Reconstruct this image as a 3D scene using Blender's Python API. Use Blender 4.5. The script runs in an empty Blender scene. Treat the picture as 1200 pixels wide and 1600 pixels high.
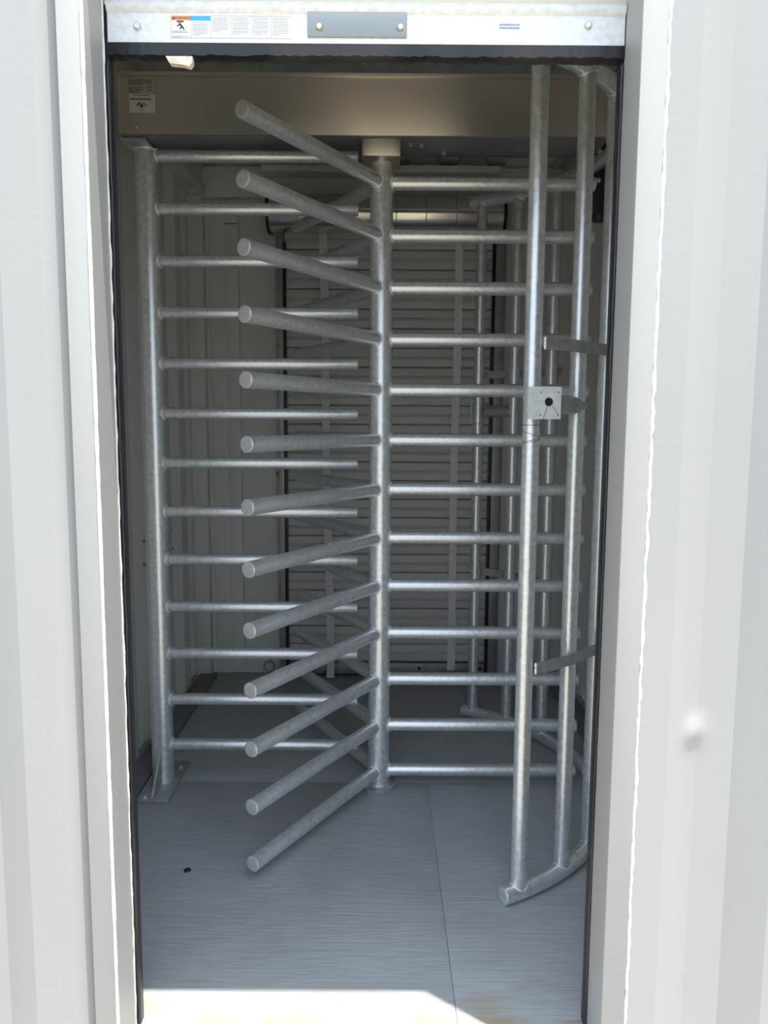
import bpy, bmesh, math, random
from mathutils import Vector, Matrix
random.seed(7)
C = bpy.context.scene.collection
SC = bpy.context.scene
R_ = math.radians

# ---------------------------------------------------------------- camera, sky, sun, exposure
cam = bpy.data.cameras.new('camera')
cam.sensor_fit = 'HORIZONTAL'; cam.sensor_width = 36.0
cam.lens = 36.0 * 1215.82 / 1200.0
cam.clip_start = 0.05
camo = bpy.data.objects.new('camera', cam); C.objects.link(camo)
pit, yaw, rol = 0.115653, 0.002693, 0.005924
fw = Vector((math.sin(yaw) * math.cos(pit), math.cos(yaw) * math.cos(pit), -math.sin(pit)))
rt = Vector((math.cos(yaw), -math.sin(yaw), 0)); up = rt.cross(fw)
r2 = rt * math.cos(rol) + up * math.sin(rol); u2 = -rt * math.sin(rol) + up * math.cos(rol)
camo.matrix_world = Matrix(((r2.x, u2.x, -fw.x, 0.006135), (r2.y, u2.y, -fw.y, -2.458032),
                            (r2.z, u2.z, -fw.z, 1.195942), (0, 0, 0, 1)))
SC.camera = camo
SC.view_settings.view_transform = 'Standard'
SC.view_settings.look = 'None'
SC.view_settings.gamma = 1.0
SC.view_settings.use_curve_mapping = False
SC.view_settings.exposure = 0.86

world = bpy.data.worlds.new('sky'); SC.world = world; world.use_nodes = True
wn = world.node_tree.nodes; wl = world.node_tree.links; wn.clear()
wo = wn.new('ShaderNodeOutputWorld'); bg = wn.new('ShaderNodeBackground')
tc = wn.new('ShaderNodeTexCoord'); sx = wn.new('ShaderNodeSeparateXYZ'); cr = wn.new('ShaderNodeValToRGB')
cr.color_ramp.elements[0].position = 0.0; cr.color_ramp.elements[0].color = (0.56, 0.63, 0.70, 1)
cr.color_ramp.elements[1].position = 1.0; cr.color_ramp.elements[1].color = (0.96, 1.12, 1.36, 1)
_e = cr.color_ramp.elements.new(0.40); _e.color = (0.66, 0.78, 0.93, 1)
wl.new(tc.outputs['Generated'], sx.inputs[0]); wl.new(sx.outputs['Z'], cr.inputs[0])
wl.new(cr.outputs[0], bg.inputs[0]); bg.inputs[1].default_value = 1.25
wl.new(bg.outputs[0], wo.inputs[0])

sun = bpy.data.lights.new('sun', 'SUN'); sun.energy = 5.6; sun.angle = R_(0.53); sun.color = (1.0, 0.94, 0.82)
suno = bpy.data.objects.new('sun', sun); C.objects.link(suno)
suno.rotation_euler = Vector((0.139, -0.105, 1.0)).to_track_quat('Z', 'Y').to_euler()
suno.location = (0.6, -3.0, 5.0)

# ---------------------------------------------------------------- materials
def mat(name, col, rough=0.5, metal=0.0, spec=0.5):
    m = bpy.data.materials.new(name); m.use_nodes = True
    b = m.node_tree.nodes['Principled BSDF']
    b.inputs['Base Color'].default_value = (*col, 1); b.inputs['Roughness'].default_value = rough
    b.inputs['Metallic'].default_value = metal; b.inputs['Specular IOR Level'].default_value = spec
    return m

def noisy(m, c0, c1, scale=20.0, detail=5.0, stretch=(1, 1, 1), rough=None, bump=0.0, bscale=None, bstretch=None, lo=0.35, hi=0.65):
    """vary colour (c0..c1), roughness and height by object-space noise"""
    nt = m.node_tree; N = nt.nodes; L = nt.links; b = N['Principled BSDF']
    t = N.new('ShaderNodeTexCoord'); mp = N.new('ShaderNodeMapping'); mp.inputs['Scale'].default_value = stretch
    L.new(t.outputs['Object'], mp.inputs[0])
    n = N.new('ShaderNodeTexNoise'); n.inputs['Scale'].default_value = scale; n.inputs['Detail'].default_value = detail
    L.new(mp.outputs[0], n.inputs[0])
    r = N.new('ShaderNodeValToRGB'); r.color_ramp.elements[0].position = lo; r.color_ramp.elements[1].position = hi
    r.color_ramp.elements[0].color = (*c0, 1); r.color_ramp.elements[1].color = (*c1, 1)
    L.new(n.outputs['Fac'], r.inputs[0]); L.new(r.outputs[0], b.inputs['Base Color'])
    if rough:
        mr = N.new('ShaderNodeMapRange'); mr.inputs['From Min'].default_value = lo; mr.inputs['From Max'].default_value = hi
        mr.inputs['To Min'].default_value = rough[0]; mr.inputs['To Max'].default_value = rough[1]
        L.new(n.outputs['Fac'], mr.inputs['Value']); L.new(mr.outputs[0], b.inputs['Roughness'])
    if bump:
        mp2 = N.new('ShaderNodeMapping'); mp2.inputs['Scale'].default_value = bstretch or stretch
        L.new(t.outputs['Object'], mp2.inputs[0])
        n2 = N.new('ShaderNodeTexNoise'); n2.inputs['Scale'].default_value = bscale or scale; n2.inputs['Detail'].default_value = 4
        L.new(mp2.outputs[0], n2.inputs[0])
        bp = N.new('ShaderNodeBump'); bp.inputs['Strength'].default_value = bump; bp.inputs['Distance'].default_value = 0.004
        L.new(n2.outputs['Fac'], bp.inputs['Height']); L.new(bp.outputs[0], b.inputs['Normal'])
    return m

M_galv = noisy(mat('galvanised_pipe', (.5, .52, .54), .4, 0.74), (.64, .67, .695), (.80, .83, .855), 80, 7, rough=(.30, .42), bump=.07, bscale=160)
M_weld = noisy(mat('weld_metal', (.8, .8, .8), .30, 0.4), (.70, .71, .72), (.92, .93, .93), 160, 3, bump=.5, bscale=220)
M_cap = noisy(mat('galvanised_cap', (.55, .57, .59), .5, 0.6), (.58, .60, .62), (.68, .70, .72), 60, 4, rough=(.45, .6), bump=.15, bscale=120)
M_dgalv = noisy(mat('dull_galvanised_plate', (.3, .32, .34), .5, 0.7), (.34, .36, .375), (.46, .475, .49), 40, 5, rough=(.45, .6), bump=.15, bscale=90)
M_plate = noisy(mat('grey_coated_plate', (.52, .55, .56), .6, 0.0), (.47, .50, .51), (.56, .58, .59), 60, 5, bump=.1, bscale=150)
M_dark = mat('dark_hole', (.006, .006, .007), .8)
M_black = noisy(mat('black_rubber', (.012, .012, .014), .45), (.008, .008, .010), (.05, .045, .045), 6, 8, (1, 1, .35), rough=(.3, .6), bump=.5, bscale=60, lo=.5, hi=.75)
M_guide = noisy(mat('black_guide', (.010, .013, .022), .35, 0.0), (.007, .009, .018), (.022, .024, .03), 5, 6, (1, 1, .3), rough=(.25, .5))
M_white = noisy(mat('white_painted_steel', (.80, .81, .81), .5), (.352, .358, .362), (.376, .382, .386), 2.2, 6, (1, 1, .5), bump=.05, bscale=140, bstretch=(1, 1, 1))
M_trim = noisy(mat('white_frame_paint', (.80, .80, .79), .5), (.365, .368, .368), (.392, .395, .394), 3, 6, (1, 1, .4), bump=.06, bscale=110)
M_caulk = noisy(mat('white_caulk', (.88, .88, .86), .45), (.66, .66, .63), (.80, .80, .78), 60, 4, bump=.5, bscale=80)
M_inner = noisy(mat('off_white_interior_paint', (.60, .59, .56), .55), (.68, .675, .65), (.74, .735, .71), 2.0, 6, (1, 1, .5), bump=.04, bscale=100)
M_slat = noisy(mat('rolled_door_slat', (.52, .515, .50), .5), (.64, .635, .62), (.70, .695, .68), 6, 5, (.2, 1, 1))
M_cream = noisy(mat('cream_slat', (.72, .68, .58), .5), (.70, .66, .56), (.75, .71, .61), 4, 5, (.2, 1, 1))
M_bar = noisy(mat('zinc_bar', (.74, .77, .80), .5, 0.25), (.68, .71, .75), (.80, .83, .86), 90, 5, rough=(.45, .6))
M_stain = mat('brushed_stainless', (.62, .58, .51), .36, 1.0)
_n = M_stain.node_tree; _b = _n.nodes['Principled BSDF']
_b.inputs['Anisotropic'].default_value = .92; _b.inputs['Anisotropic Rotation'].default_value = .25
_tg = _n.nodes.new('ShaderNodeTangent'); _tg.direction_type = 'RADIAL'; _tg.axis = 'Z'; _n.links.new(_tg.outputs[0], _b.inputs['Tangent'])
_t = _n.nodes.new('ShaderNodeTexCoord'); _m = _n.nodes.new('ShaderNodeMapping'); _m.inputs['Scale'].default_value = (2, 2, 500)
_x = _n.nodes.new('ShaderNodeTexNoise'); _x.inputs['Scale'].default_value = 1.5; _x.inputs['Detail'].default_value = 4
_p = _n.nodes.new('ShaderNodeBump'); _p.inputs['Strength'].default_value = .03; _p.inputs['Distance'].default_value = .002
_n.links.new(_t.outputs['Object'], _m.inputs[0]); _n.links.new(_m.outputs[0], _x.inputs[0])
_n.links.new(_x.outputs['Fac'], _p.inputs['Height']); _n.links.new(_p.outputs[0], _b.inputs['Normal'])
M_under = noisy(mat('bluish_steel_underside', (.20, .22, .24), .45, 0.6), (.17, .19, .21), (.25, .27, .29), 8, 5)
M_drum = noisy(mat('galvanised_drum', (.7, .68, .62), .18, 1.0), (.66, .64, .58), (.76, .74, .68), 6, 5, (.3, 1, 1), rough=(.15, .20))
M_strip = noisy(mat('dark_floor_strip', (.16, .165, .175), .5), (.13, .135, .14), (.20, .205, .215), 8, 6, (1, .3, 1))
M_strap = noisy(mat('grey_webbing', (.50, .49, .50), .8), (.80, .79, .80), (.88, .87, .88), 50, 4, bump=.3, bscale=300)
M_paper = mat('white_sticker', (.80, .80, .80), .45)
M_greyp = mat('silver_sticker', (.34, .34, .33), .45)
M_buff = mat('buff_sticker', (.55, .54, .50), .5)
M_orange = mat('orange_ink', (.82, .30, .09), .5)
M_cyan = mat('cyan_ink', (.05, .40, .72), .5)
M_ink = mat('grey_ink', (.30, .30, .31), .6)
M_inkd = mat('black_ink', (.05, .05, .06), .6)
M_inkb = mat('blue_ink', (.22, .27, .50), .6)
M_tab = noisy(mat('cream_tab', (.78, .72, .60), .6), (.66, .56, .44), (.80, .75, .66), 60, 4)
M_tan = mat('tan_clip', (.30, .17, .06), .6)
M_chip = mat('black_chip', (.006, .006, .006), .7)
M_screw = noisy(mat('zinc_bolt', (.7, .68, .64), .3, 0.8), (.62, .60, .56), (.76, .74, .70), 80, 3)
M_ground = noisy(mat('pale_concrete_ground', (.48, .44, .37), .85), (.255, .218, .16), (.31, .27, .205), 3, 8, bump=.3, bscale=25)

# painted plywood floor: grey paint with fine grain running across, scuffs and pale specks
M_floor = mat('grey_painted_plywood', (.2, .2, .2), .42)
nt = M_floor.node_tree; N = nt.nodes; L = nt.links; B = N['Principled BSDF']
t = N.new('ShaderNodeTexCoord')
mp = N.new('ShaderNodeMapping'); mp.inputs['Scale'].default_value = (9, 190, 1); L.new(t.outputs['Object'], mp.inputs[0])
gr = N.new('ShaderNodeTexNoise'); gr.inputs['Scale'].default_value = 1.0; gr.inputs['Detail'].default_value = 6; gr.inputs['Distortion'].default_value = 1.1
L.new(mp.outputs[0], gr.inputs[0])
lg = N.new('ShaderNodeTexNoise'); lg.inputs['Scale'].default_value = 2.6; lg.inputs['Detail'].default_value = 7; L.new(t.outputs['Object'], lg.inputs[0])
rp = N.new('ShaderNodeValToRGB'); rp.color_ramp.elements[0].position = .30; rp.color_ramp.elements[1].position = .70
rp.color_ramp.elements[0].color = (.345, .36, .375, 1); rp.color_ramp.elements[1].color = (.42, .435, .45, 1)
L.new(lg.outputs['Fac'], rp.inputs[0])
r3 = N.new('ShaderNodeValToRGB'); r3.color_ramp.elements[0].position = .36; r3.color_ramp.elements[1].position = .66
r3.color_ramp.elements[0].color = (.86, .86, .86, 1); r3.color_ramp.elements[1].color = (1.08, 1.08, 1.08, 1)
L.new(gr.outputs['Fac'], r3.inputs[0])
mx = N.new('ShaderNodeMix'); mx.data_type = 'RGBA'; mx.blend_type = 'MULTIPLY'; mx.inputs[0].default_value = 1
L.new(rp.outputs[0], mx.inputs[6]); L.new(r3.outputs[0], mx.inputs[7])
sp = N.new('ShaderNodeTexNoise'); sp.inputs['Scale'].default_value = 60; sp.inputs['Detail'].default_value = 2; L.new(t.outputs['Object'], sp.inputs[0])
rs = N.new('ShaderNodeValToRGB'); rs.color_ramp.elements[0].position = .745; rs.color_ramp.elements[1].position = .775
L.new(sp.outputs['Fac'], rs.inputs[0])
m2 = N.new('ShaderNodeMix'); m2.data_type = 'RGBA'; L.new(rs.outputs[0], m2.inputs[0]); L.new(mx.outputs[2], m2.inputs[6]); m2.inputs[7].default_value = (.55, .55, .54, 1)
# worn, tan scuffs along the door sill
sy = N.new('ShaderNodeSeparateXYZ'); L.new(t.outputs['Object'], sy.inputs[0])
my = N.new('ShaderNodeMapRange'); my.inputs['From Min'].default_value = -.88; my.inputs['From Max'].default_value = -1.02
my.inputs['To Min'].default_value = 0; my.inputs['To Max'].default_value = 1; L.new(sy.outputs['Y'], my.inputs['Value'])
wn_ = N.new('ShaderNodeTexNoise'); wn_.inputs['Scale'].default_value = 1.0; wn_.inputs['Detail'].default_value = 8
mw = N.new('ShaderNodeMapping'); mw.inputs['Scale'].default_value = (7, 26, 1); L.new(t.outputs['Object'], mw.inputs[0]); L.new(mw.outputs[0], wn_.inputs[0])
rw = N.new('ShaderNodeValToRGB'); rw.color_ramp.elements[0].position = .47; rw.color_ramp.elements[1].position = .60; L.new(wn_.outputs['Fac'], rw.inputs[0])
mm = N.new('ShaderNodeMath'); mm.operation = 'MULTIPLY'; L.new(rw.outputs[0], mm.inputs[0]); L.new(my.outputs[0], mm.inputs[1])
m4 = N.new('ShaderNodeMix'); m4.data_type = 'RGBA'; L.new(mm.outputs[0], m4.inputs[0]); L.new(m2.outputs[2], m4.inputs[6]); m4.inputs[7].default_value = (.36, .29, .205, 1)
L.new(m4.outputs[2], B.inputs['Base Color'])
bp = N.new('ShaderNodeBump'); bp.inputs['Strength'].default_value = .45; bp.inputs['Distance'].default_value = .0025
L.new(gr.outputs['Fac'], bp.inputs['Height']); L.new(bp.outputs[0], B.inputs['Normal'])

# ---------------------------------------------------------------- mesh helpers
def box(bm, x0, x1, y0, y1, z0, z1, bev=0.0):
    r = bmesh.ops.create_cube(bm, size=1.0)
    vs = r['verts']
    for v in vs:
        v.co = Vector(((x0 + x1) / 2 + v.co.x * (x1 - x0), (y0 + y1) / 2 + v.co.y * (y1 - y0), (z0 + z1) / 2 + v.co.z * (z1 - z0)))
    if bev:
        es = {e for v in vs for e in v.link_edges}
        bmesh.ops.bevel(bm, geom=list(es), offset=bev, segments=2, profile=.5, affect='EDGES')

def frames(pts):
    out = []; n = None
    for i, p in enumerate(pts):
        t = (pts[min(i + 1, len(pts) - 1)] - pts[max(i - 1, 0)]).normalized()
        if n is None:
            a = Vector((0, 0, 1)) if abs(t.z) < .9 else Vector((1, 0, 0))
            n = a.cross(t).normalized()
        n = (n - t * n.dot(t)).normalized()
        out.append((t, n, t.cross(n)))
    return out

def tube(bm, pts, rad, seg=20, closed=False, round_end=(0, 0), cap=True):
    """sweep a circle along pts; rad number or list; round_end = dome depth at each end"""
    pts = [Vector(p) for p in pts]
    rads = list(rad) if isinstance(rad, (list, tuple)) else [rad] * len(pts)
    if closed:
        fr = []
        m = len(pts)
        for i in range(m):
            t = (pts[(i + 1) % m] - pts[i - 1]).normalized()
            c = sum(pts, Vector()) / m
            n = (pts[i] - c); n = (n - t * n.dot(t)).normalized()
            fr.append((t, n, t.cross(n)))
    else:
        if round_end[0]:
            t = (pts[1] - pts[0]).normalized(); d = round_end[0]; p0 = pts[0].copy()
            pts = [p0, p0 + t * d * .35, p0 + t * d] + pts[1:]; rads = [rads[0] * .62, rads[0] * .90, rads[0]] + rads[1:]
        if round_end[1]:
            t = (pts[-1] - pts[-2]).normalized(); d = round_end[1]; p0 = pts[-1].copy()
            pts = pts[:-1] + [p0 - t * d, p0 - t * d * .35, p0]; rads = rads[:-1] + [rads[-1], rads[-1] * .90, rads[-1] * .62]
        fr = frames(pts)
    rings = []
    for p, r, (t, n, b) in zip(pts, rads, fr):
        rings.append([bm.verts.new(p + (n * math.cos(2 * math.pi * k / seg) + b * math.sin(2 * math.pi * k / seg)) * r) for k in range(seg)])
    m = len(rings)
    for i in range(m if closed else m - 1):
        a, c = rings[i], rings[(i + 1) % m]
        for k in range(seg):
            bm.faces.new((a[k], a[(k + 1) % seg], c[(k + 1) % seg], c[k]))
    if cap and not closed:
        bm.faces.new(list(reversed(rings[0]))); bm.faces.new(rings[-1])

def prism(bm, poly, axis, a, b):
    """extrude 2D polygon along axis (0 x,1 y,2 z) from a to b"""
    def P(u, v, w):
        return {0: (w, u, v), 1: (u, w, v), 2: (u, v, w)}[axis]
    A = [bm.verts.new(P(u, v, a)) for u, v in poly]; Bv = [bm.verts.new(P(u, v, b)) for u, v in poly]
    n = len(poly)
    bm.faces.new(A); bm.faces.new(list(reversed(Bv)))
    for i in range(n):
        bm.faces.new((A[i], Bv[i], Bv[(i + 1) % n], A[(i + 1) % n]))

def sheet(bm, rows, off):
    """grid of points (list of rows) given a thickness by the vector off, closed all round"""
    off = Vector(off); nr, nc = len(rows), len(rows[0])
    A = [[bm.verts.new(Vector(p)) for p in r] for r in rows]
    Bk = [[bm.verts.new(Vector(p) + off) for p in r] for r in rows]
    for i in range(nr - 1):
        for j in range(nc - 1):
            bm.faces.new((A[i][j], A[i + 1][j], A[i + 1][j + 1], A[i][j + 1]))
            bm.faces.new((Bk[i][j], Bk[i][j + 1], Bk[i + 1][j + 1], Bk[i + 1][j]))
    per = [(i, 0) for i in range(nr)] + [(nr - 1, j) for j in range(1, nc)] + [(i, nc - 1) for i in range(nr - 2, -1, -1)] + [(0, j) for j in range(nc - 2, 0, -1)]
    for (a, b), (c, d) in zip(per, per[1:] + per[:1]):
        bm.faces.new((A[a][b], A[c][d], Bk[c][d], Bk[a][b]))

def obj(name, bm, m, parent=None, angle=35):
    bmesh.ops.recalc_face_normals(bm, faces=bm.faces)
    me = bpy.data.meshes.new(name); bm.to_mesh(me); bm.free()
    for p in me.polygons: p.use_smooth = True
    me.set_sharp_from_angle(angle=R_(angle))
    me.materials.append(m)
    o = bpy.data.objects.new(name, me); C.objects.link(o)
    if parent: o.parent = parent
    return o

def boxo(name, m, parent, *dims, bev=0.0):
    bm = bmesh.new(); box(bm, *dims, bev=bev); return obj(name, bm, m, parent)

def struct(o):
    o['kind'] = 'structure'; return o

def thing(name, label, cat, loc=(0, 0, 0), group=None):
    o = bpy.data.objects.new(name, None); C.objects.link(o); o.location = loc; o.empty_display_size = .1
    o['label'] = label; o['category'] = cat
    if group: o['group'] = group
    return o

def clone(o, parent, loc=None, rotz=None):
    c = o.copy(); C.objects.link(c); c.parent = parent
    if loc is not None: c.location = loc
    if rotz is not None: c.rotation_euler = (0, 0, rotz)
    return c

# ================================================================ SETTING
YF = -1.17            # outer face of the door frame and of the corrugation crests
DEP = 0.033           # depth of the corrugation
XL, XR = -0.86, 0.87  # interior side walls
YB = 1.16             # interior back wall
ZC = 2.33             # interior ceiling
OL, OR, OT = -0.462, 0.406, 2.20   # clear opening

# ground outside
bm = bmesh.new(); box(bm, -14, 14, -16, 3, -.30, -.17); struct(obj('ground', bm, M_ground))

# floor: plywood sheets laid with hairline joints
bm = bmesh.new()
g = .0006
for (x0, x1, y0, y1) in ((XL - .02, .163, -1.19, .018), (.163, XR + .02, -1.19, .018), (XL - .02, XR + .02, .018, YB + .02)):
    box(bm, x0 + g, x1 - g, y0 + g, y1 - g, -.03, 0, bev=.0008)
box(bm, XL - .02, XR + .02, -1.19, YB + .02, -.16, -.0035)
struct(obj('floor', bm, M_floor))

# front wall: corrugated steel sheet with a doorway cut in it
PER = [(0, 0), (.065, 0), (.130, DEP), (.195, DEP)]     # crest, ramp in, root, ramp out (period .258)
def prof(x, x0):
    u = (x - x0) % .258
    if u < .067: return 0
    if u < .130: return (u - .067) / .063 * DEP
    if u < .195: return DEP
    return (1 - (u - .195) / .063) * DEP
def front_panel(bm, xs, x0, zs, dent=None, up=OT):
    cols = []
    for x in xs:
        col = []
        for z in zs:
            y = YF + prof(x, x0)
            if dent:
                dx, dz = (x - dent[0]) / .021, (z - dent[1]) / .024
                y -= .0065 * math.exp(-dx * dx - dz * dz)
            col.append((x, y, z))
        cols.append(col)
    sheet(bm, cols, (0, .003, 0))
def breaks(x0, lo, hi):
    s = {lo, hi}
    k0 = int((lo - x0) / .258) - 2
    for k in range(k0, k0 + int((hi - lo) / .258) + 5):
        for u in (0, .067, .130, .195):
            x = x0 + k * .258 + u
            if lo < x < hi: s.add(round(x, 5))
    return sorted(s)
bm = bmesh.new()
xl0 = -.609            # a crest starts here, left of the doorway
front_panel(bm, breaks(xl0, -2.6, OL - .012), xl0, [-.12, OT + .04])
xr0 = .693 - .258
xsr = breaks(xr0, OR + .012, 2.6)
fine = sorted(set(xsr) | {round(.50 + .004 * k, 4) for k in range(33)})
zs = [-.12, .3, .5, .57] + [round(.60 + .006 * k, 4) for k in range(21)] + [.75, .85, OT + .04]
front_panel(bm, fine, xr0, zs, dent=(.556, .657))
front_panel(bm, breaks(xl0, -2.6, 2.6), xl0, [OT + .04, 2.46])
wall_front = struct(obj('wall_front', bm, M_white, angle=25))
# caulk bead between right frame and corrugated sheet
bm = bmesh.new()
pts = []; rr = []
z = -.12
while z < OT:
    pts.append((.4495 + random.uniform(-.0012, .0012), YF + .001, z)); rr.append(.0035 + random.uniform(-.0011, .0014)); z += .012
tube(bm, pts, rr, seg=8)
cb = obj('caulk_bead', bm, M_caulk, wall_front, angle=60); cb['label'] = 'lumpy bright white caulk bead down the frame edge'
# bottom and top rails of the container side
bm = bmesh.new(); box(bm, -2.6, 2.6, -1.175, -1.11, -.17, -.012, bev=.004); struct(obj('trim_1', bm, M_trim))
bm = bmesh.new(); box(bm, -2.6, 2.6, -1.18, -1.09, 2.42, 2.52, bev=.004); struct(obj('trim_2', bm, M_trim))

# door frame: two steel angle jambs and the lintel
def jamb(name, xin, xfl, xback, sgn):
    bm = bmesh.new()
    # face flange, then the reveal leg running back to the guide
    box(bm, min(xin, xfl), max(xin, xfl), YF - .004, YF + .004, -.012, OT, bev=.0015)
    prism(bm, [(xin, YF), (xback, -1.035), (xback + sgn * .006, -1.035), (xin + sgn * .006, YF)], 2, -.012, OT)
    return struct(obj(name, bm, M_trim))
jamb('trim_3', OL, -.503, -.475, -1)
jamb('trim_4', OR, .4465, .4195, 1)
bm = bmesh.new(); box(bm, -.503, .4465, YF - .004, YF + .004, OT - .002, OT + .06, bev=.0015); box(bm, OL, OR, YF, -1.06, OT, OT + .006)
struct(obj('trim_5', bm, M_trim))
# caulk along the left jamb's front edge and back corner
bm = bmesh.new(); pts = []; rr = []; z = -.012
while z < OT:
    pts.append((OL - .001, YF - .003, z)); rr.append(.0032 + random.uniform(-.0006, .0006)); z += .02
tube(bm, pts, rr, seg=8)
pts = []; rr = []; z = -.012
while z < OT:
    pts.append((-.4725 + random.uniform(-.0008, .0008), -1.05, z)); rr.append(.0019 + random.uniform(-.0006, .0006)); z += .02
tube(bm, pts, rr, seg=8)
obj('sealant_line', bm, M_caulk, bpy.data.objects['trim_3'], angle=60)

# inner side walls: corrugated, ribs vertical
def side_wall(name, x, sgn):
    bm = bmesh.new(); pts = [(-1.12, 0)]
    y = -1.06
    while y < YB - .05:
        pts += [(y, 0), (y + .05, -DEP), (y + .105, -DEP), (y + .155, 0)]; y += .255
    pts = [p for p in pts if p[0] < YB - .03] + [(YB - .03, 0), (YB + .02, 0)]
    sheet(bm, [[(x + sgn * d, yy, zz) for zz in (-.02, 2.42)] for (yy, d) in pts], (-.003 * sgn, 0, 0))
    return struct(obj(name, bm, M_inner, angle=20))
# sgn: +1 pushes the ribs out of the room on the left wall
wall_left = side_wall('wall_left', XL, 1)
wall_right = side_wall('wall_right', XR, -1)
for (y, z) in ((.355, .757), (.71, .757), (.350, .672), (.72, .668)):
    bm = bmesh.new(); tube(bm, [(XL - .004, y, z), (XL + .007, y, z)], .0065, seg=12, round_end=(0, .004)); obj('wall_bolt', bm, M_white, wall_left)

# back wall with its battens, panel joints and header beam
bm = bmesh.new()
box(bm, XL - .03, -.455, YB, YB + .03, -.02, 2.42)
box(bm, .52, XR + .03, YB, YB + .03, -.02, 2.42)
box(bm, -.455, .52, YB, YB + .03, 1.98, 2.42)
box(bm, -.455, .52, YB + .03, YB + .05, -.02, 1.99)
box(bm, -.865, -.795, YB - .055, YB + .01, -.01, 2.18, bev=.004)      # corner post
box(bm, -.775, -.702, YB - .012, YB + .01, 0, 2.17, bev=.003)
box(bm, -.702, -.645, YB - .018, YB + .01, .02, 1.00, bev=.003)       # short battens end to end
box(bm, -.702, -.645, YB - .018, YB + .01, 1.004, 2.068, bev=.003)
box(bm, -.702, -.645, YB - .026, YB + .01, 2.072, 2.17, bev=.003)
box(bm, -.640, -.470, YB - .008, YB + .01, 0, 2.17, bev=.002)
box(bm, .555, .62, YB - .014, YB + .01, 0, 2.17, bev=.003)
box(bm, .625, .80, YB - .006, YB + .01, 0, 2.17, bev=.003)
box(bm, .80, .872, YB - .055, YB + .01, 0, 2.18, bev=.004)
box(bm, XL, XR, YB - .035, YB + .01, 2.18, 2.31, bev=.004)            # top beam
wall_back = struct(obj('wall_back', bm, M_inner))

# ceiling: corrugated roof sheet, ribs running front to back; roof rails along the sides
bm = bmesh.new()
xs = [-1.0]; pts = [(-1.0, ZC)]
x = -.95
while x < 1.0:
    pts += [(x, ZC), (x + .03, ZC + .032), (x + .115, ZC + .032), (x + .145, ZC)]; x += .213
pts.append((1.0, ZC))
pts = sorted(set(pts))
sheet(bm, [[(xx, yy, zz) for yy in (-1.15, YB + .04)] for (xx, zz) in pts], (0, 0, .003))
box(bm, -1.05, 1.05, -1.16, YB + .06, ZC + .05, ZC + .08)
struct(obj('ceiling', bm, M_inner, angle=20))
bm = bmesh.new(); box(bm, -.90, -.795, -1.1, YB, 2.215, 2.335, bev=.004); box(bm, -.80, -.783, -1.1, YB - .03, 2.19, 2.225, bev=.002); struct(obj('trim_6', bm, M_inner))
bm = bmesh.new(); box(bm, .80, .91, -1.1, YB, 2.215, 2.335, bev=.004); struct(obj('trim_7', bm, M_inner))
bm = bmesh.new(); box(bm, -.845, -.768, -.95, YB - .06, 0, .012, bev=.002); struct(obj('baseboard_left', bm, M_strip))
bm = bmesh.new(); box(bm, .775, .852, -.95, YB - .06, 0, .012, bev=.002); struct(obj('baseboard_right', bm, M_strip))

# ---------------------------------------------------------------- front roll-up door (raised part-way)
YD = -1.04
door = struct(bpy.data.objects.new('door_1', None)); C.objects.link(door); door.location = (0, YD, 1.83)
def D(o):   # parts are built in world coordinates, then hung on the door
    o.parent = door; o.matrix_parent_inverse = Matrix.Translation(door.location).inverted(); return o
# curtain: rolled slats above the bar
bm = bmesh.new()
z = 1.902; poly = []
zz = z
front = []
while zz < 2.30:
    front += [(YD + .004, zz), (YD - .002, zz + .012), (YD - .006, zz + .032), (YD - .002, zz + .055), (YD + .004, zz + .066), (YD + .008, zz + .07)]
    zz += .072
sheet(bm, [[(xx, yy, z1) for xx in (-.474, .419)] for (yy, z1) in front], (0, .002, 0))
D(obj('curtain', bm, M_cream))
# bottom bar: angle with a rolled upper edge
bm = bmesh.new()
prism(bm, [(YD - .004, 1.8375), (YD - .004, 1.884), (YD - .010, 1.889), (YD - .012, 1.896), (YD - .008, 1.902), (YD + .012, 1.903), (YD + .012, 1.899), (YD + .001, 1.886), (YD + .001, 1.8415), (YD + .034, 1.8415), (YD + .034, 1.8375)], 0, -.4665, .4165)
bar = D(obj('bottom_bar', bm, M_bar))
# rubber seal under the bar
bm = bmesh.new()
prism(bm, [(YD - .003, 1.8375), (YD + .034, 1.8375), (YD + .034, 1.830), (YD + .026, 1.818), (YD + .010, 1.814), (YD - .003, 1.818)], 0, -.468, .418)
bmesh.ops.subdivide_edges(bm, edges=[e for e in bm.edges if abs(e.verts[0].co.x - e.verts[1].co.x) > .5], cuts=90)
for v in bm.verts:
    if v.co.z < 1.832: v.co.z += random.uniform(-.0016, .0016)
sl = D(obj('rubber_seal', bm, M_black, angle=60))
# pale tab under the seal
bm = bmesh.new()
prism(bm, [(-.369, 1.8155), (-.323, 1.8155), (-.323, 1.806), (-.328, 1.799), (-.340, 1.802), (-.362, 1.804)], 1, YD - .004, YD + .010)
tb = D(obj('pull_tab', bm, M_tab)); tb['label'] = 'torn cream tab under the black seal'
# bolts
for (x, z) in ((-.415, 1.862), (.353, 1.8685)):
    bm = bmesh.new(); tube(bm, [(x, YD - .003, z), (x, YD - .0095, z)], .0068, seg=18, round_end=(0, .0055)); D(obj('carriage_bolt', bm, M_screw))
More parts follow.
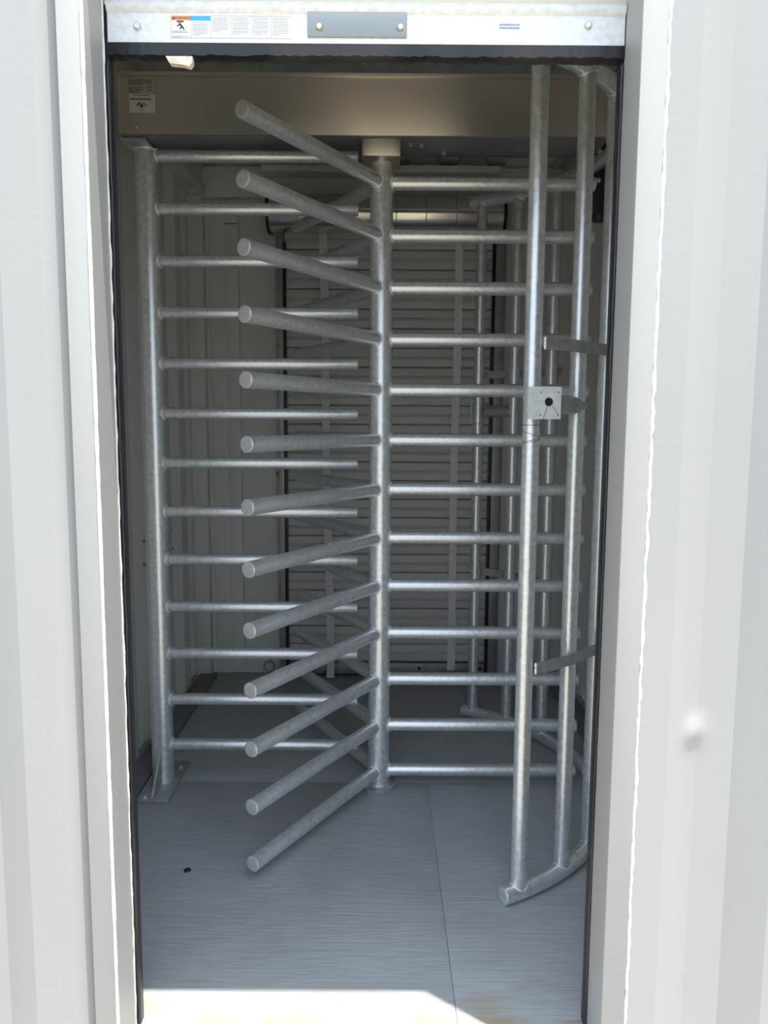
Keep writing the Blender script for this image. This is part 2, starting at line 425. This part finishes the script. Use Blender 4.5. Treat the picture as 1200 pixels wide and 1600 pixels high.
# polished latch plate with its own bolts
lp = D(boxo('latch_plate', mat('polished_latch_plate', (.30, .31, .29), .22, 1.0), None, -.1255, .044, YD - .0075, YD - .0035, 1.8465, 1.9005, bev=.0012))
for x in (-.105, .033):
    bm = bmesh.new(); tube(bm, [(x, YD - .007, 1.862), (x, YD - .0135, 1.862)], .0066, seg=18, round_end=(0, .0055)); obj('carriage_bolt', bm, M_screw, lp); lp.children[-1].matrix_parent_inverse = Matrix.Identity(4)
# sticker
YS = YD - .0040
def flat(name, m, parent, x0, x1, z0, z1, y, th=.0003):
    return boxo(name, m, parent, x0, x1, y - th, y, z0, z1)
def text_mesh(name, s, size, x, z, y, m, parent, align='CENTER'):
    cu = bpy.data.curves.new(name, 'FONT'); cu.body = s; cu.size = size; cu.align_x = align; cu.extrude = .00008
    o = bpy.data.objects.new(name, cu); C.objects.link(o); bpy.context.view_layer.update()
    me = bpy.data.meshes.new_from_object(o.evaluated_get(bpy.context.evaluated_depsgraph_get()))
    bpy.data.objects.remove(o)
    for v in me.vertices:
        v.co = Vector((v.co.x + x, y - v.co.z, v.co.y + z))
    me.materials.clear(); me.materials.append(m)
    ob = bpy.data.objects.new(name, me); C.objects.link(ob)
    if parent: ob.parent = parent
    return ob
st = D(flat('warning_sticker', M_paper, None, -.3585, -.1535, 1.8445, 1.8805, YS, .0004))
st['label'] = 'white instruction sticker with orange and blue headers'
cw = .205 / 6
ys = YS - .0004
flat('orange_header', M_orange, st, -.3580, -.3580 + cw - .001, 1.8730, 1.8800, ys)
flat('blue_header', M_cyan, st, -.3585 + cw, -.3585 + 2 * cw, 1.8725, 1.8800, ys)
text_mesh('warning_lettering', 'WARNING', .0058, -.3385, 1.8744, ys - .0004, M_inkd, st)
bm = bmesh.new(); prism(bm, [(-.3560, 1.8743), (-.3510, 1.8743), (-.3535, 1.8787)], 1, ys - .0006, ys - .0003); obj('alert_triangle', bm, M_inkd, st)
bm = bmesh.new()
for k in range(1, 6): box(bm, -.3585 + cw * k - .0003, -.3585 + cw * k + .0003, ys - .0002, ys, 1.8450, 1.8800)
box(bm, -.3585, -.1535, ys - .0002, ys, 1.8445, 1.8451); box(bm, -.3585 + 2 * cw, -.1535, ys - .0002, ys, 1.8799, 1.8805); box(bm, -.3585, -.3579, ys - .0002, ys, 1.8445, 1.873)
obj('column_rules', bm, M_ink, st)
# falling-figure pictogram under the orange header
bm = bmesh.new()
box(bm, -.3480, -.3365, ys - .0003, ys, 1.8695, 1.8722)
prism(bm, [(-.3455, 1.8675), (-.3425, 1.8690), (-.3370, 1.8625), (-.3400, 1.8610)], 1, ys - .0003, ys)
prism(bm, [(-.3400, 1.8625), (-.3375, 1.8630), (-.3345, 1.8580), (-.3370, 1.8575)], 1, ys - .0003, ys)
prism(bm, [(-.3405, 1.8625), (-.3385, 1.8615), (-.3430, 1.8580), (-.3445, 1.8592)], 1, ys - .0003, ys)
prism(bm, [(-.3440, 1.8665), (-.3425, 1.8650), (-.3475, 1.8625), (-.3485, 1.8640)], 1, ys - .0003, ys)
obj('pictogram', bm, M_inkd, st)
bm = bmesh.new()
def lines(x0, x1, z0, n, dz, h, frac=1.0):
    for k in range(n):
        # broken into word-like dashes
        x = x0; lim = x0 + (x1 - x0) * (frac if k == n - 1 else random.uniform(.85, 1.0))
        while x < lim:
            w = random.uniform(.0015, .0045); box(bm, x, min(x + w, lim), ys - .0002, ys, z0 - k * dz - h, z0 - k * dz); x += w + .0008
lines(-.3565, -.3265, 1.8560, 2, .0022, .0012, .9); lines(-.3565, -.3265, 1.8480, 2, .0021, .0009, .6)
for k, (zt, nn) in enumerate(((1.8690, 9), (1.8775, 10), (1.8775, 12), (1.8775, 12), (1.8775, 12))):
    lines(-.3585 + cw * (k + 1) + .003, -.3585 + cw * (k + 2) - .003, zt, nn, .0024, .0009, .5)
for x in (-.318,): lines(x, x + .022, 1.8785, 2, .0028, .0014, .9)
obj('printed_lines', bm, M_ink, st)
bm = bmesh.new(); lines(.202, .240, 1.8708, 2, .0052, .0026, .9); pl = D(obj('blue_print', bm, M_inkb)); pl['label'] = 'two short lines of blue print'
# guides
for (x0, x1) in ((-.500, -.4675), (.4135, .446)):
    bm = bmesh.new()
    box(bm, x0, x1, -1.034, -1.014, 0, 2.24, bev=.002)
    gd = D(obj('guide_rail', bm, M_guide))
    xe = x1 if x0 < 0 else x0
    bm = bmesh.new(); pts = []; rr = []; z = 0.005
    while z < 1.83:
        pts.append((xe + (-.004 if x0 < 0 else .004) + random.uniform(-.0009, .0009), -1.036, z)); rr.append(.0042 + random.uniform(-.0008, .0008)); z += .03
    tube(bm, pts, rr, seg=8); bs = obj('brush_seal', bm, M_black, gd, angle=60)

# ---------------------------------------------------------------- back roll-up door (closed)
door2 = struct(bpy.data.objects.new('door_2', None)); C.objects.link(door2); door2.location = (.04, 1.12, 0)
def D2(o):
    o.parent = door2; o.matrix_parent_inverse = Matrix.Translation(door2.location).inverted(); return o
bm = bmesh.new(); z = .065; y0 = 1.125; rows = []
while z < 2.07:
    for (dy, dz) in ((.020, 0), (.003, .004), (.0, .020), (.0, .034), (.004, .037), (-.003, .042), (.004, .047), (.0, .051), (.0, .066), (.003, .0815), (.020, .0855)):
        rows.append([(xx, y0 + dy, z + dz) for xx in (-.435, .500)])
    z += .086
sheet(bm, rows, (0, .002, 0))
D2(obj('curtain', bm, M_slat))
bm = bmesh.new(); box(bm, -.435, .500, 1.108, 1.132, .012, .062, bev=.002); b2 = D2(obj('bottom_bar', bm, M_dgalv))
for x in (.186, .472):
    bm = bmesh.new(); tube(bm, [(x, 1.108, .04), (x, 1.103, .04)], .007, seg=12); D2(obj('bar_bolt', bm, M_dark))
for (x0, x1, d) in ((-.468, -.438, -1), (.503, .545, 1)):
    bm = bmesh.new()
    box(bm, x0, x1, 1.085, 1.165, 0, 2.03, bev=.002)
    gd = D2(obj('guide_rail', bm, M_dgalv))
    xe = x1 if d < 0 else x0
    bm = bmesh.new(); box(bm, xe - (.001 if d < 0 else .012), xe + (.012 if d < 0 else .001), 1.080, 1.12, 0, 1.98, bev=.002); obj('brush_strip', bm, M_black, gd)
# drum, its end brackets and the hood angle above
bm = bmesh.new()
tube(bm, [(-.480, 1.02, 2.085), (.515, 1.02, 2.085)], .078, seg=48)
dr = D2(obj('coil_drum', bm, M_drum))
for x in (-.36, -.02, .06, .186, .315, .44):
    bm = bmesh.new()
    tube(bm, [(x, 1.02 + .0795 * math.cos(a * math.pi / 24), 2.085 + .0795 * math.sin(a * math.pi / 24)) for a in range(48)], .0018, seg=6, closed=True); obj('coil_crease', bm, M_dgalv, dr)
for x in (-.492, .517):
    bm = bmesh.new(); prism(bm, [(1.02 + .088 * math.cos(a * math.pi / 16), 2.085 + .088 * math.sin(a * math.pi / 16)) for a in range(32)], 0, x, x + .010); D2(obj('end_bracket', bm, M_black))
    bm = bmesh.new(); box(bm, x - .004, x + .006, 1.02, 1.16, 2.02, 2.17, bev=.002); D2(obj('bracket_plate', bm, M_dgalv))
bm = bmesh.new(); box(bm, -.52, .512, 1.03, 1.125, 2.262, 2.29, bev=.002); D2(obj('hood_angle', bm, M_inner))
# pull straps
for (xt, xb, zb) in ((-.262, -.232, .0), (.342, .333, .03)):
    bm = bmesh.new(); rows = []
    for k in range(41):
        f = k / 40; z = 2.02 + (zb + .004 - 2.02) * f; x = xt + (xb - xt) * f + .003 * math.sin(f * 9); y = 1.099 + .002 * math.sin(f * 11)
        if zb == 0 and f > .985: y -= .03
        rows.append([(x - .018, y, z), (x + .018, y, z)])
    sheet(bm, rows, (0, .003, 0))
    D2(obj('pull_strap', bm, M_strap))
bm = bmesh.new(); box(bm, -.476, -.462, 1.078, 1.09, .945, .966, bev=.001); cl = D2(obj('latch_clip', bm, M_tan)); cl['label'] = 'small tan clip on the left guide'
bm = bmesh.new(); box(bm, .43, .475, 1.098, 1.122, 1.86, 1.90, bev=.002); D2(obj('slide_latch', bm, M_dgalv))

# ================================================================ TURNSTILE
RP, RA, LA, S, Z13 = .0350, .0205, .6475, .155, .0541
G = None
rotor = thing('turnstile_rotor', 'galvanised centre pole with three rows of thirteen round arms', 'turnstile')
bm = bmesh.new(); tube(bm, [(0, 0, .018), (0, 0, 1.935)], RP, seg=40); obj('pole', bm, M_galv, rotor)
bm = bmesh.new(); tube(bm, [(0, 0, 1.930), (0, 0, 1.937), (0, 0, 1.972)], [.0355, .0315, .0315], seg=32); obj('neck', bm, M_cap, rotor)
bm = bmesh.new(); tube(bm, [(0, 0, 0), (0, 0, .009), (0, 0, .011)], [.060, .060, .057], seg=40); tube(bm, [(0, 0, .010), (0, 0, .020)], [.046, .042], seg=32)
bpz = obj('base_flange', bm, M_dgalv, rotor)
for k in range(4):
    a = math.pi / 4 + k * math.pi / 2
    bm = bmesh.new(); tube(bm, [(.0525 * math.cos(a), .0525 * math.sin(a), .009), (.0525 * math.cos(a), .0525 * math.sin(a), .016)], .006, seg=6); obj('bolt', bm, M_screw, bpz)

def saddle(bm, R, r, x0=0):
    n = 32
    tube(bm, [(math.sqrt(max(R * R - (r * math.cos(2 * math.pi * k / n)) ** 2, 0)) + .0008, r * math.cos(2 * math.pi * k / n), r * math.sin(2 * math.pi * k / n)) for k in range(n)],
         [.0024 + random.uniform(-.0006, .0007) for k in range(n)], seg=8, closed=True)
bm = bmesh.new(); tube(bm, [(.026, 0, 0), (LA - .004, 0, 0)], RA, seg=28); arm0 = obj('arm', bm, M_galv, rotor)
bm = bmesh.new(); tube(bm, [(LA - .0042, 0, 0), (LA - .0042 + .0005, 0, 0), (LA, 0, 0)], [RA * .98, RA * 1.012, RA * 1.012], seg=28, round_end=(0, .0022)); cap0 = obj('end_cap', bm, M_cap, arm0)
bm = bmesh.new(); saddle(bm, RP, RA + .0015); weld0 = obj('weld_bead', bm, M_weld, arm0, angle=60)
first = True
for k in range(13):
    for w in range(3):
        loc = (0, 0, Z13 + S * (12 - k)); rz = -.0027 + w * 2 * math.pi / 3
        if first:
            arm0.location = loc; arm0.rotation_euler = (0, 0, rz); first = False; continue
        a = clone(arm0, rotor, loc, rz); clone(cap0, a); clone(weld0, a)

# ---------------------------------------------------------------- fixed comb on the left
PX, PY, RC = -.7143, .0115, .0185
comb = thing('turnstile_comb', 'galvanised post left of the centre pole with thirteen short fixed bars', 'barrier', (PX, PY, 0))
bm = bmesh.new(); tube(bm, [(0, 0, .008), (0, 0, 2.008)], RP, seg=40); obj('post', bm, M_galv, comb)
bm = bmesh.new(); box(bm, -.05, .052, -.145, .145, 0, .009, bev=.0015); fp = obj('foot_plate', bm, M_dgalv, comb)
for (x, y) in ((-.025, -.125), (.034, .085)):
    bm = bmesh.new(); tube(bm, [(x, y, .008), (x, y, .017)], .008, seg=6); obj('bolt', bm, M_screw, fp)
bm = bmesh.new(); prism(bm, [(-.132, .009), (-.030, .009), (-.030, .125)], 0, -.004, .004); obj('gusset', bm, M_dgalv, comb)
bm = bmesh.new(); prism(bm, [(.132, .009), (.030, .009), (.030, .125)], 0, -.004, .004); obj('gusset', bm, M_dgalv, comb)
bm = bmesh.new(); box(bm, -.050, .024, -.082, .075, 2.008, 2.0185, bev=.0012); obj('head_plate', bm, M_dgalv, comb)
n = 28
bm = bmesh.new(); tube(bm, [((RP + .001) * math.cos(2 * math.pi * k / n), (RP + .001) * math.sin(2 * math.pi * k / n), 2.006) for k in range(n)], [.0030 + random.uniform(-.001, .001) for k in range(n)], seg=8, closed=True)
obj('weld_bead', bm, M_weld, comb, angle=60)
LB = -.0714 - PX
bm = bmesh.new(); tube(bm, [(.028, 0, 0), (LB - .002, 0, 0), (LB, 0, 0)], [RC, RC, RC * .93], seg=28); bar0 = obj('bar', bm, M_galv, comb)
bm = bmesh.new(); saddle(bm, RP, RC + .0016); bw0 = obj('weld_bead', bm, M_weld, bar0, angle=60)
for k in range(13):
    loc = (0, 0, Z13 + .0785 + S * (12 - k))
    if k == 0: bar0.location = loc; continue
    b = clone(bar0, comb, loc); clone(bw0, b)

# ---------------------------------------------------------------- curved pipe barrier on the right
RV, RR = .0202, .0225
def RBf(a):   # the front quarter stands slightly further out than the back one
    f = min(max((a + 25) / 50, 0), 1); return .7150 + (.705 - .7150) * f
cage = thing('turnstile_cage', 'curved galvanised pipe barrier standing right of the rotating arms', 'barrier', (0, 0, 0))
def arc(a0, a1, z, n):
    aa = [a0 + (a1 - a0) * k / n for k in range(n + 1)]
    return [(RBf(a) * math.cos(R_(a)), RBf(a) * math.sin(R_(a)), z) for a in aa]
bm = bmesh.new(); tube(bm, arc(-64.2, 61.2, .0235, 60), RR, seg=24, round_end=(.003, .003)); obj('bottom_ring', bm, M_galv, cage)
bm = bmesh.new(); tube(bm, arc(-64.2, 61.2, 2.024, 60), RR, seg=24, round_end=(.003, .003)); obj('top_ring', bm, M_galv, cage)
AN = [-60.2, -47.3, -35.1, -8.0, 30.3, 44.8, 57.5]
pipe0 = None
for a in AN:
    X, Y = RBf(a) * math.cos(R_(a)), RBf(a) * math.sin(R_(a))
    if pipe0 is None:
        bm = bmesh.new(); tube(bm, [(0, 0, .030), (0, 0, 2.018)], RV, seg=28); pipe0 = obj('upright', bm, M_galv, cage); pipe0.location = (X, Y, 0)
        wl0 = []
        for zc, s in ((.0235, 1), (2.024, -1)):
            bm = bmesh.new(); n = 28
            tube(bm, [((RV + .0012) * math.cos(2 * math.pi * k / n), (RV + .0012) * math.sin(2 * math.pi * k / n), zc + s * math.sqrt(max(RR ** 2 - (RV * math.cos(2 * math.pi * k / n)) ** 2, .00006))) for k in range(n)],
                 [.0026 + random.uniform(-.0008, .0009) for k in range(n)], seg=8, closed=True)
            o = obj('weld_bead', bm, M_weld, pipe0, angle=60); wl0.append(o)
        pipe0.rotation_euler = (0, 0, R_(a))
    else:
        p = clone(pipe0, cage, (X, Y, 0), R_(a))
        for w_ in wl0: clone(w_, p)
# sleeve joint lines below the plates on the two end uprights
for a in (-60.2, 57.5):
    bm = bmesh.new(); n = 28; X, Y = RBf(a) * math.cos(R_(a)), RBf(a) * math.sin(R_(a))
    tube(bm, [(X + RV * math.cos(2 * math.pi * k / n), Y + RV * math.sin(2 * math.pi * k / n), 1.190) for k in range(n)], .0008, seg=6, closed=True); obj('sleeve_joint', bm, M_inkd, cage)
# thin scribed lines round the front upright
bm = bmesh.new(); X, Y = RBf(-60.2) * math.cos(R_(-60.2)), RBf(-60.2) * math.sin(R_(-60.2))
for (z0, z1) in ((1.176, 1.160), (1.160, 1.150), (1.157, 1.146)):
    tube(bm, [(X + (RV + .0004) * math.cos(R_(a)), Y + (RV + .0004) * math.sin(R_(a)), z0 + (z1 - z0) * ((a + 170) / 160 if z0 > 1.17 else (-10 - a) / 160) + random.uniform(-.0006, .0006)) for a in range(-170, -9, 8)], .0006, seg=5)
obj('scribed_line', bm, M_inkd, cage)
# flat straps on the outer side
def strap(a0, a1, z, h):
    bm = bmesh.new(); nn = 30; RB = RBf(a0); rin, rout = RB + RV - .001, RB + RV + .004; ring = []
    for k in range(nn + 1):
        a = R_(a0 + (a1 - a0) * k / nn)
        ring.append([bm.verts.new((r * math.cos(a), r * math.sin(a), zz)) for r, zz in ((rin, z - h / 2), (rout, z - h / 2), (rout, z + h / 2), (rin, z + h / 2))])
    for p, q in zip(ring[:-1], ring[1:]):
        for j in range(4): bm.faces.new((p[j], p[(j + 1) % 4], q[(j + 1) % 4], q[j]))
    bm.faces.new(ring[0]); bm.faces.new(list(reversed(ring[-1])))
    s_ = obj('flat_strap', bm, M_dgalv, cage)
    if a0 < 0:
        bm = bmesh.new(); a = R_(a0); r = RB + RV + .002
        tube(bm, [(r * math.cos(a), r * math.sin(a), z - h / 2 + h * j / 8) for j in range(9)], [.0035 + random.uniform(-.001, .001) for _ in range(9)], seg=8); obj('weld_bead', bm, M_weld, s_, angle=60)
for z in (1.378, .604):
    strap(-58.9, -30, z, .028); strap(28, 56.5, z, .028)
# square mounting plates with a cable hole, each tied by a short curved pipe
def mount(a0, ydir, xs):
    sgn = -1 if ydir < 0 else 1
    yp = -.680 if ydir < 0 else .640
    x0, x1 = xs
    bm = bmesh.new(); tube(bm, [(q[0], q[1], 1.238) for q in (arc(-56.0, -45.9, 0, 8) if ydir < 0 else arc(54.5, 44.8, 0, 8))], .0225, seg=20, round_end=(0, .006))
    obj('bridge_pipe', bm, M_dgalv, cage)
    # plate with round hole
    bm = bmesh.new(); cx, cz, hr = x0 + .0475, 1.2425, .0098
    nn = 24; z0, z1 = 1.2035, 1.2765
    def edge(a):
        c, s = math.cos(a), math.sin(a); ts = []
        if c > 1e-6: ts.append((x1 - cx) / c)
        if c < -1e-6: ts.append((x0 - cx) / c)
        if s > 1e-6: ts.append((z1 - cz) / s)
        if s < -1e-6: ts.append((z0 - cz) / s)
        tt = min(ts); return cx + tt * c, cz + tt * s
    angs = sorted([2 * math.pi * k / nn for k in range(nn)] + [math.atan2(zz - cz, xx - cx) % (2 * math.pi) for xx in (x0, x1) for zz in (z0, z1)])
    rows = []
    for a in angs:
        ex, ez = edge(a)
        rows.append([bm.verts.new(p) for p in ((cx + hr * math.cos(a), yp, cz + hr * math.sin(a)), (ex, yp, ez), (ex, yp + .005, ez), (cx + hr * math.cos(a), yp + .005, cz + hr * math.sin(a)))])
    for p, q in zip(rows, rows[1:] + rows[:1]):
        for j in range(4): bm.faces.new((p[j], p[(j + 1) % 4], q[(j + 1) % 4], q[j]))
    pl = obj('mounting_plate', bm, M_plate, cage)
    pl['label'] = 'square grey plate with a round cable hole'
    for (dx, dz) in ((.029, .0095), (.0685, .0095), (.029, .0605), (.0685, .0605)):
        bm = bmesh.new(); tube(bm, [(x0 + dx, yp - .0006, z0 + dz), (x0 + dx, yp + .001, z0 + dz)], .0016, seg=10); obj('screw_hole', bm, M_dark, pl)
    bm = bmesh.new(); tube(bm, [(cx, yp + .0052, cz), (cx, yp + .020, cz)], hr + .004, seg=16); obj('cable_bore', bm, M_dark, pl)
    bm = bmesh.new(); box(bm, x0 + .010, x0 + .040, yp + .005 if ydir < 0 else yp - .025, yp + .028 if ydir < 0 else yp, 1.215, 1.265); obj('stand_off', bm, M_dgalv, cage)
    if ydir < 0:
        bm = bmesh.new()
        tube(bm, [(cx - .003, yp - .0006, cz - .010), (cx - .007, yp - .0012, cz - .020), (cx - .011, yp - .0008, cz - .033), (cx - .0125, yp - .0006, cz - .0405)], .0005, seg=6)
        tube(bm, [(cx + .007, yp - .0006, cz - .008), (cx + .014, yp - .0010, cz - .016), (cx + .021, yp - .0006, cz - .0275)], .0004, seg=6)
        obj('thin_wire', bm, M_inkd, pl)
mount(-58, -1, (.3355, .4105)); mount(56, 1, (.352, .427))
# dark hanger fixing the top ring to the header end
bm = bmesh.new(); box(bm, .692, .748, .185, .230, 1.875, 2.10, bev=.003); tube(bm, [(.720, .2075, 1.876), (.720, .2075, 1.858)], [.028, .024], seg=20); box(bm, .660, .700, .185, .230, 2.045, 2.055, bev=.002); obj('hanger_plate', bm, M_guide, cage)
for z in (2.07, 1.98):
    bm = bmesh.new(); tube(bm, [(.705, .186, z), (.705, .180, z)], .008, seg=6); obj('hanger_bolt', bm, M_screw, cage)

# ---------------------------------------------------------------- stainless header box across the top
HX0, HX1, HY0, HY1, HZ0, HZ1 = -.765, .664, -.085, .082, 2.0195, 2.192
head = thing('turnstile_header', 'long brushed stainless steel box across the top above the arms', 'header', (0, 0, HZ0))
def H(o):
    o.parent = head; o.matrix_parent_inverse = Matrix.Translation(head.location).inverted(); return o
bm = bmesh.new(); box(bm, HX0, HX1, HY0, HY1, HZ0 + .003, HZ1, bev=.0025); H(obj('housing', bm, M_stain))
bm = bmesh.new(); box(bm, HX0 + .002, HX1 - .002, HY0 - .003, HY0 + .02, HZ1 - .011, HZ1 + .001, bev=.0012); H(obj('lid_lip', bm, M_stain))
bm = bmesh.new(); box(bm, HX0 + .004, HX1 - .004, HY0 + .004, HY1 - .002, HZ0, HZ0 + .004)
box(bm, HX0 + .07, HX1 - .004, HY1 - .006, HY1 + .004, HZ0, HZ0 + .006)
H(obj('base_pan', bm, M_under))
bm = bmesh.new(); box(bm, -.058, .055, -.072, .060, 1.970, 2.0190, bev=.002); obj('bearing_box', bm, M_stain, rotor)
for (x, z) in ((-.712, 2.040), (.216, 2.056)):
    bm = bmesh.new(); tube(bm, [(x, HY0 - .0004, z), (x, HY0 - .004, z)], .0046, seg=14, round_end=(0, .003)); H(obj('rivet', bm, M_screw))
for (x, y) in ((.118, -.02), (.086, -.03), (.190, .045)):
    bm = bmesh.new(); tube(bm, [(x, y, HZ0 + .001), (x, y, HZ0 - .008)], .0075, seg=6); H(obj('hex_bolt', bm, M_screw))
yl = HY0 - .0006
lb = H(boxo('rating_label', M_greyp, None, -.737, -.656, yl, yl + .0004, 2.131, 2.174)); lb['label'] = 'silver rating label on the left end'
l2 = H(boxo('caution_label', M_buff, None, -.731, -.656, yl, yl + .0004, 2.080, 2.1305)); l2['label'] = 'buff label with a black triangular mark'
ys = yl
bm = bmesh.new(); lines(-.732, -.660, 2.171, 4, .0042, .0022, .6); lines(-.733, -.690, 2.150, 4, .0044, .0020, .7)
n = 16
tube(bm, [(-.672 + .006 * math.cos(2 * math.pi * k / n), ys - .0003, 2.146 + .006 * math.sin(2 * math.pi * k / n)) for k in range(n)], .0007, seg=6, closed=True)
obj('printed_lines', bm, M_inkd, lb)
bm = bmesh.new(); lines(-.720, -.668, 2.1285, 1, .004, .0022, .9); lines(-.728, -.660, 2.1205, 3, .0022, .0015, .9)
lines(-.704, -.686, 2.0900, 1, .002, .0015, 1.0); lines(-.703, -.687, 2.0835, 1, .002, .0012, 1.0)
for (p) in ([(-.703, 2.109), (-.697, 2.109), (-.706, 2.098), (-.711, 2.099)], [(-.693, 2.110), (-.688, 2.107), (-.681, 2.099), (-.684, 2.097)], [(-.700, 2.104), (-.693, 2.106), (-.689, 2.097), (-.699, 2.093)]):
    prism(bm, p, 1, ys - .0004, ys)
obj('printed_mark', bm, M_inkd, l2)

# ================================================================ SMALL THINGS
bm = bmesh.new(); box(bm, -.008, .008, -.006, .006, 0, .006, bev=.002)
for v in bm.verts: v.co += Vector((random.uniform(-.002, .002), random.uniform(-.002, .002), 0))
o = obj('debris_chip', bm, M_chip); o.location = (-.508, -.502, 0); o.rotation_euler = (0, 0, .5)
o['label'] = 'tiny black chip lying alone on the grey floor'; o['category'] = 'debris'
ring = thing('lashing_ring', 'small steel ring on the back wall near the floor', 'ring', (-.526, YB - .02, .035))
bm = bmesh.new(); n = 24
tube(bm, [(.024 * math.cos(2 * math.pi * k / n), -.004, .024 * math.sin(2 * math.pi * k / n)) for k in range(n)], .004, seg=10, closed=True); obj('ring', bm, M_dgalv, ring)
bm = bmesh.new(); box(bm, -.012, .012, -.010, .020, .018, .030, bev=.002); obj('staple', bm, M_dgalv, ring)
